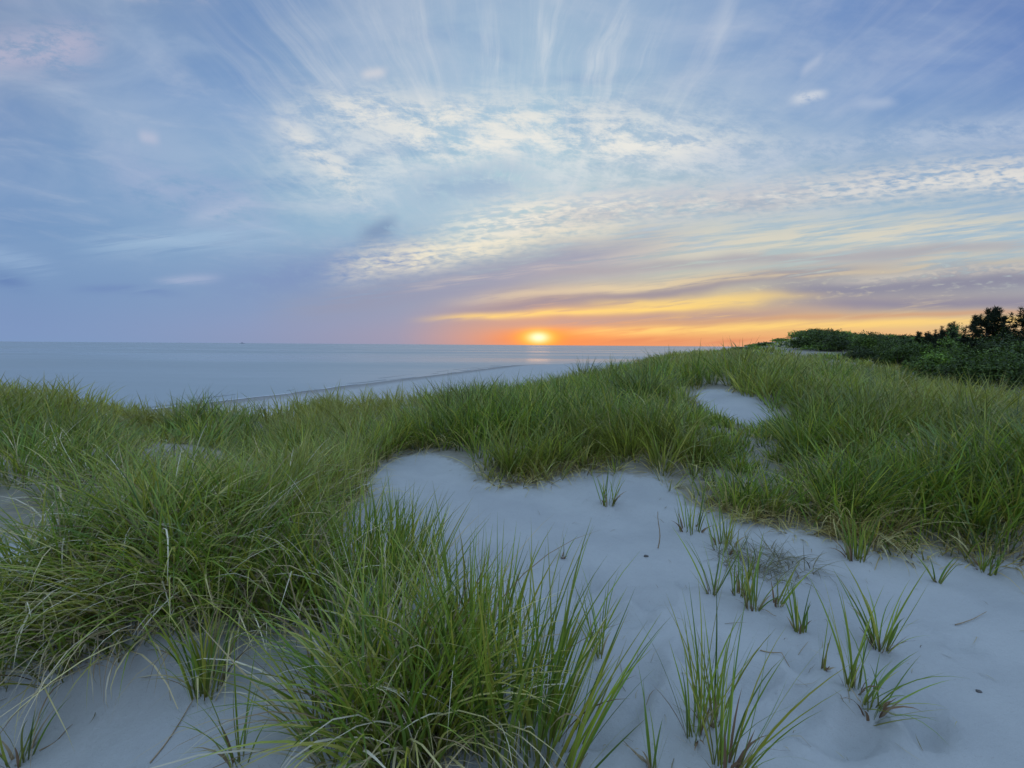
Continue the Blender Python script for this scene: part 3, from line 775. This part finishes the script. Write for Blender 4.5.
# ------------------------------------------------------------------ the grass of the dune field (nobody could count it)
def field():
    parts = []; dparts = []
    def region(n_t, rmin, rmax, nb, Lr, W, nseg, amax=66, rad=.16, dark=1.0):
        # tuft centres spread evenly over ground, thinner with distance
        rr = rmin * (rmax / rmin) ** rng.uniform(0, 1, n_t)          # density ~ 1/r^2 per area
        a = R(amax) * rng.uniform(-1, 1, n_t)
        x = rr * np.sin(a); y = rr * np.cos(a)
        b = bare(x, y)
        hs = .22 + fbm(x / .8, y / .8, 71, 3) * 3.4
        ok = (rng.uniform(0, 1, n_t) > b) & (rng.uniform(0, 1, n_t) < np.clip(hs + .42, .04, 1))
        ok &= ~((x > 9) & thick_mask(x, y))
        ok &= rng.uniform(0, 1, n_t) > .45 * smooth01((-1.6 - x) / .8) * smooth01((6.5 - y) / 1.5)
        near_edge = smooth01(bare(x, y - .35) * .8 + bare(x + .2, y - .15) * .5)
        ok &= rng.uniform(0, 1, n_t) > .45 * near_edge
        if dark < 1:
            uc, vc = project(np.stack([x, y, np.full(n_t, .5)], 1))
            ok &= ~((y > 7.5) & (uc < 570) & (uc > 215))
        x, y, rr, near_edge = x[ok], y[ok], rr[ok], near_edge[ok]
        nn = len(x)
        dens = .5 + fbm(x / 2.2, y / 2.2, 77, 3)
        cnt = np.maximum(3, (nb * (.6 + .9 * dens)).astype(int))
        ti = np.repeat(np.arange(nn), cnt); n = len(ti)
        an = rng.uniform(0, 6.2832, n); q = np.sqrt(rng.uniform(0, 1, n)) * rad * (rr[ti] / 6) ** .35
        bx = x[ti] + q * np.cos(an); by = y[ti] + q * np.sin(an)
        keep = bare(bx, by) < .75
        ti, an, q, bx, by = ti[keep], an[keep], q[keep], bx[keep], by[keep]; n = len(ti)
        bz = height(bx, by) - .03
        # low grass in front of the open sand patch and at the feet of the banks
        uu, vv = project(np.stack([bx, by, bz], 1))
        short = 1 - .62 * smooth01((1 - np.abs(uu - 742) / 65) * 1.5) * smooth01((vv - 400) / 15) * smooth01((520 - vv) / 30)
        short *= 1 - .5 * smooth01((1 - np.abs(uu - 150) / 60) * 1.5) * smooth01((vv - 430) / 10) * smooth01((510 - vv) / 20)
        short *= 1 - .4 * smooth01((120 - uu) / 60) * smooth01((vv - 490) / 20)
        tl = (rng.uniform(.62, 1.22, nn) * (1 - .3 * near_edge))[ti] * (.82 + .5 * (fbm(bx / 2.6, by / 2.6, 83, 2) + .5) * .6)
        L = rng.uniform(*Lr, n) * tl * short * (1 - .22 * smooth01((-1.2 - bx) / .8) * smooth01((6.5 - by) / 1.5))
        lean = (-.02 + .7 * fbm(bx / 1.4, by / 1.4, 91, 2), .05 + .3 * fbm(bx / 1.4, by / 1.4, 93, 2))
        th = .04 + np.abs(rng.normal(0, .26, n)) + q * 1.6 * (6 / rr[ti]) ** .35
        ph = an + rng.normal(0, .6, n)
        tx = np.sin(th) * np.cos(ph) + lean[0]; ty = np.sin(th) * np.sin(ph) + lean[1]
        th = np.arctan2(np.hypot(tx, ty), np.cos(th)); ph = np.arctan2(ty, tx)
        tone = ((1 + .5 * fbm(bx / 1.6, by / 1.6, 97, 3)) * rng.uniform(.52, 1.36, nn)[ti] * dark)[:, None]
        yel = smooth01((fbm(bx / 3.5, by / 3.5, 103, 3) + .12) / .3)[:, None]
        g = pick(GREENS, n, .38) * tone
        g = g * (1 - .5 * yel) + np.array((.36, .32, .10)) * .5 * yel
        edge = smooth01(bare(bx, by + .0) * 0 + (bare(bx, by - .35) + bare(bx + .25, by - .2)) * .6)
        dead = rng.uniform(0, 1, n) < .15 + .6 * edge + .4 * smooth01((fbm(bx / .8, by / .8, 107, 2) - .06) / .14)
        g[dead] = pick(DRY, int(dead.sum())) * .85
        L = np.where(dead, L * rng.uniform(.35, 1.0, n), L); th = np.where(dead, th + rng.uniform(.0, .9, n), th)
        cb = np.where(dead[:, None], g * .7, g * .38 + np.array((.10, .08, .045)) * .5)  # brown foot plus painted shade low in the green tufts
        bend = rng.uniform(.15, 1.25, n) + dead * .6
        wd = W * rng.uniform(.6, 1.2, n) * np.maximum(1, rr[ti] / rmin) ** .9
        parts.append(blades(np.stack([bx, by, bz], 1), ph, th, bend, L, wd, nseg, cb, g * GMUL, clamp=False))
    region(3700, 3.3, 8.0, 30, (.32, .76), .0085, 5, rad=.11)
    region(190, 3.8, 9, 90, (.55, .98), .0085, 6, 60, .15, .8)
    region(420, 8, 24, 70, (.6, 1.0), .0150, 4, 60, .17, .75)
    region(3300, 7.5, 17, 28, (.36, .80), .0150, 4, 62, .13)
    region(3400, 16, 45, 24, (.42, .82), .030, 3, 60, .17)
    region(3000, 40, 100, 16, (.5, .9), .09, 3, 58, .3)
    V, Fq, C = join(parts)
    print('field blades faces', len(Fq))
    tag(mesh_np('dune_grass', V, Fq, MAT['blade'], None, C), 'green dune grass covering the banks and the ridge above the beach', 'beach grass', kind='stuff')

# --- extent of the shrubs on the right: beyond a line from the right edge to the far hill
def thick_mask(x, y):
    w = fbm(x / 6, y / 6, 111, 3) * 5
    u = 512 + F * x / np.maximum(y, .1)
    inner = ((y + w) > 13.5 + np.maximum(0, (1010 - u)) * .16) & (x > 9.5) & (u > 770)
    inner &= ~((y > 55) & (y < 72) & (u > 770) & (u < 808))
    return inner & (ridge_dist(x, y) < -1)
field()

# ------------------------------------------------------------------ shrubs and pines
LEAF = np.array([(.055, .095, .012), (.07, .125, .015), (.04, .065, .014), (.10, .15, .018)])
def leaf_cloud(lobes, n, size, pal, up=.4, shell=(.72, 1.02)):
    """Leaf quads spread through the outer part of several lobes (x, y, z, rx, ry, rz)."""
    lobes = np.array(lobes, float)
    w = (lobes[:, 3] * lobes[:, 4] + lobes[:, 4] * lobes[:, 5]); w /= w.sum()
    li = rng.choice(len(lobes), n, p=w)
    d = rng.normal(0, 1, (n, 3)); d[:, 2] = np.abs(d[:, 2]) * 1.0 - .25; d /= np.linalg.norm(d, axis=1)[:, None]
    sh = rng.uniform(*shell, n) * (1 + .22 * np.sin(d[:, 0] * 7 + li) * np.cos(d[:, 1] * 6 + li * 2) + .12 * np.sin(d[:, 2] * 11 + li))
    c = lobes[li, :3] + d * lobes[li, 3:] * sh[:, None]
    c[:, 2] = np.maximum(c[:, 2], .03)
    nrm = d * .6 + rng.normal(0, .6, (n, 3)) + np.array((0, 0, up)); nrm /= np.linalg.norm(nrm, axis=1)[:, None]
    a = np.cross(nrm, rng.normal(0, 1, (n, 3))); a /= np.linalg.norm(a, axis=1)[:, None] + 1e-9; b = np.cross(nrm, a)
    s = size * rng.uniform(.6, 1.3, n)[:, None]
    V = np.stack([c - a * s, c + b * s * .45, c + a * s, c - b * s * .45], 1).reshape(-1, 3)
    Fq = np.arange(4 * n).reshape(n, 4)
    tone = (.5 + 1.1 * rng.uniform(0, 1, len(lobes)) ** 1.3)[li][:, None]
    C = np.repeat(pick(pal, n, .3) * tone, 4, axis=0)
    return V, Fq, C
def bush(label, u, y, w, h, n=2600, bright=1.0, size=.06):
    x = (u - 512) / F * y; z = h1(x, y)
    lobes = []
    for i in range(9):
        a = rng.uniform(0, 6.28); q = rng.uniform(0, .62)
        rz = h * rng.uniform(.35, .6)
        lobes.append((w * q * math.cos(a), w * .8 * q * math.sin(a), h * rng.uniform(.2, .5) * (1.15 - q * .7), w * rng.uniform(.24, .4), w * rng.uniform(.24, .4), rz))
    V, Fq, C = leaf_cloud(lobes, n, size, LEAF * bright ** 1.5, up=.7)
    root = empty('bush', (x, y, z)); tag(root, label, 'bush', 'bushes on the right dune')
    mesh_np('foliage', V, Fq, MAT['leaf'], root, C)  # leaves of one bush
    SV, SF = [], []
    for i in range(7):
        a = rng.uniform(0, 6.28); L = rng.uniform(.5, .8)
        tv, tf = tube([(0, 0, -.05), (w * .15 * math.cos(a), w * .15 * math.sin(a), h * .3 * L), (w * .42 * math.cos(a), w * .42 * math.sin(a), h * .75 * L)], .04, .012, '', None, None, 5)
        SF += [tuple(q + len(SV) for q in f) for f in tf]; SV += tv
    mesh_np('stems', SV, SF, MAT['bark'], root)
    return root
BUSH = [
 ('big dark bush behind the small sand opening at the right edge', 1002, 17.5, 1.9, 2.00, 1.0, 5979),
 ('dark low bush just left of the bush behind the right edge sand opening', 965, 18.5, 1.5, 1.45, 1.0, 4370),
 ('bright green low mound of leaves at the front of the thicket', 932, 21, 1.7, 1.40, 1.5, 4140),
 ('dark bush between the bright green mound and the pines', 965, 24, 1.8, 2.05, .95, 4370),
 ('tall dark bush right in front of the large pine', 1000, 24, 2.2, 2.45, .9, 4830),
 ('yellowish green bush under the large pine', 955, 28, 2.0, 2.45, 1.7, 4140),
 ('rounded green bush behind the bright green mound', 915, 29, 2.0, 1.95, 1.3, 4140),
 ('dark low bush left of the bright green mound', 898, 27, 1.6, 1.45, .9, 3449),
 ('dark spreading bush on the skyline below the small pine', 905, 37, 2.8, 2.15, .8, 4140),
 ('green bush on the skyline left of the small pine', 872, 42, 3.0, 2.05, 1.2, 4140),
 ('low dark bush on the near slope below the hilltop thicket', 860, 34, 2.2, 1.25, .8, 3219),
 ('long flat dark bush above the grass right of the far sand scar', 838, 46, 3.0, 1.55, .9, 3449),
 ('dark bush cut by the right edge of the picture', 1040, 19, 2.2, 2.45, .8, 4830),
 ('dark leaved bush under the pine at the right edge', 1030, 26, 2.6, 2.85, .75, 4830),
]
for (lab, u, y, w, h, br, n) in BUSH:
    bush(lab, u, y, w, h, int(n * 1.5), br, .040 + .0009 * y)

# the far hill covered with scrub that reads as one mass
def thicket():
    parts = []; k = 0
    while k < 460:
        y = rng.uniform(32, 112); u = rng.uniform(735, 1250)
        x = (u - 512) / F * y
        if not thick_mask(np.array([x]), np.array([y]))[0] and not (y > 66 and u > 740 and ridge_dist(np.array([x]), np.array([y]))[0] < -1 and not (770 < u < 808 and y < 78)):
            continue
        if y < 45 and 815 < u < 1010: continue
        z = h1(x, y); w = rng.uniform(1.4, 3.0); h = rng.uniform(.45, 1.45)
        if u < 800: h *= .4 + .3 * max(0, (u - 740) / 60)
        lobes = [(rng.uniform(-.5, .5) * w, rng.uniform(-.5, .5) * w, h * .35, w * rng.uniform(.4, .7), w * rng.uniform(.4, .7), h * rng.uniform(.5, .8)) for _ in range(4)]
        V, Fq, C = leaf_cloud(lobes, 900, .13, LEAF * rng.choice([.6, .9, 1.6, 2.6]))
        parts.append((V + np.array([x, y, z]), Fq, C)); k += 1
    V, Fq, C = join(parts)
    tag(mesh_np('scrub_thicket', V, Fq, MAT['leaf'], None, C), 'low green scrub covering the far dune hill', 'scrub', kind='stuff')
thicket()

def pine(label, u, y, h, w, seed, nl=22, lean=0.0):
    r = np.random.default_rng(seed)
    x = (u - 512) / F * y; z = h1(x, y)
    root = empty('pine_tree', (x, y, z)); tag(root, label, 'pine tree', 'pines on the right skyline')
    top = (lean * h, 0, h)
    tv, tf = tube([(0, 0, -.1), (lean * h * .2, .03, h * .35), (lean * h * .55, -.03, h * .7), top], .11, .02, '', None, None, 8)
    tr = mesh_np('trunk', tv, tf, MAT['bark'], root, smooth=True)
    LV, LF = [], []; tips = []
    for i in range(nl):
        s = .06 + .90 * (i + r.uniform(0, .8)) / nl
        a = r.uniform(0, 6.28); L = w * (1.15 - s * .92) * r.uniform(.65, 1.15)
        b = np.array([lean * h * s, 0, h * s])
        e = b + np.array([math.cos(a) * L, math.sin(a) * L, L * r.uniform(.18, .55)])
        m = (b + e) / 2 + np.array([0, 0, -.06 * L])
        tv, tf = tube([tuple(b), tuple(m), tuple(e)], .035, .010, '', None, None, 5)
        LF += [tuple(q + len(LV) for q in f) for f in tf]; LV += tv
        for q in np.linspace(.35, 1.0, 6):
            p = b * (1 - q) ** 2 + 2 * m * q * (1 - q) + e * q * q
            for _ in range(2):
                tips.append(p + r.normal(0, .09 * w, 3) * np.array([1, 1, .6]))
        for up in np.linspace(.06, r.uniform(.2, .5), 4): tips.append(e + np.array([0, 0, up]))
    for _ in range(5): tips.append(np.array(top) + np.array([r.normal(0, .05), r.normal(0, .05), r.uniform(0, .35)]))
    mesh_np('limbs', LV, LF, MAT['bark'], tr, smooth=True)
    tips = np.array(tips); n = len(tips) * 30
    ti = np.repeat(np.arange(len(tips)), 30)
    d = rng.normal(0, 1, (n, 3)); d[:, 2] = d[:, 2] * .8 + .75; d /= np.linalg.norm(d, axis=1)[:, None]
    L = rng.uniform(.10, .22, n)
    P = tips[ti]; Q = P + d * L[:, None]
    sd = np.cross(d, rng.normal(0, 1, (n, 3))); sd /= np.linalg.norm(sd, axis=1)[:, None]
    wv = sd * .013
    V = np.stack([P - wv, P + wv, Q + wv * .4, Q - wv * .4], 1).reshape(-1, 3)
    C = np.repeat(pick(np.array([(.022, .035, .016), (.03, .045, .018), (.018, .028, .014)]), n, .3), 4, axis=0)
    mesh_np('crown', V, np.arange(4 * n).reshape(n, 4), MAT['leaf'], root, C)
pine('large dark pine with ragged crown standing on the right skyline', 984, 25.5, 3.15, 1.6, 5, 44, -.03)
pine('dark pine cut by the right edge of the picture', 1026, 24.5, 3.1, 1.4, 6, 40, .02)
pine('smaller leaning pine on the skyline left of the large pine', 944, 33, 2.35, 1.2, 8, 30, .05)
pine('lowest pine, a dark bushy top on the skyline furthest from the right edge', 924, 36, 1.9, 1.3, 9, 30, -.04)

# ------------------------------------------------------------------ a ship far out
def ship():
    Y = 6500.0; x = (243 - 512) / F * Y
    root = empty('cargo_ship', (x, Y, SEA)); tag(root, 'tiny dark ship far out on the sea horizon', 'ship')
    def prism(sec, y0, y1, name, mat):
        n = len(sec); V = [(a, y0, b) for a, b in sec] + [(a, y1, b) for a, b in sec]
        me = bpy.data.meshes.new(name); F_ = [tuple(range(n))[::-1], tuple(range(n, 2 * n))] + [(i, (i + 1) % n, n + (i + 1) % n, n + i) for i in range(n)]
        me.from_pydata(V, [], F_); me.materials.append(mat); o = bpy.data.objects.new(name, me); COL.objects.link(o); o.parent = root
    prism([(-26, 0), (26, 0), (30, 6), (-27, 5.5)], -6, 6, 'hull', MAT['hull_paint'])
    prism([(-12, 5.9), (3, 5.7), (2, 15), (-8, 15)], -5, 5, 'deckhouse', MAT['hull_paint'])
    prism([(-3, 15), (-1, 15), (-1.4, 23), (-2.6, 23)], -1, 1, 'mast', MAT['hull_paint'])
ship()
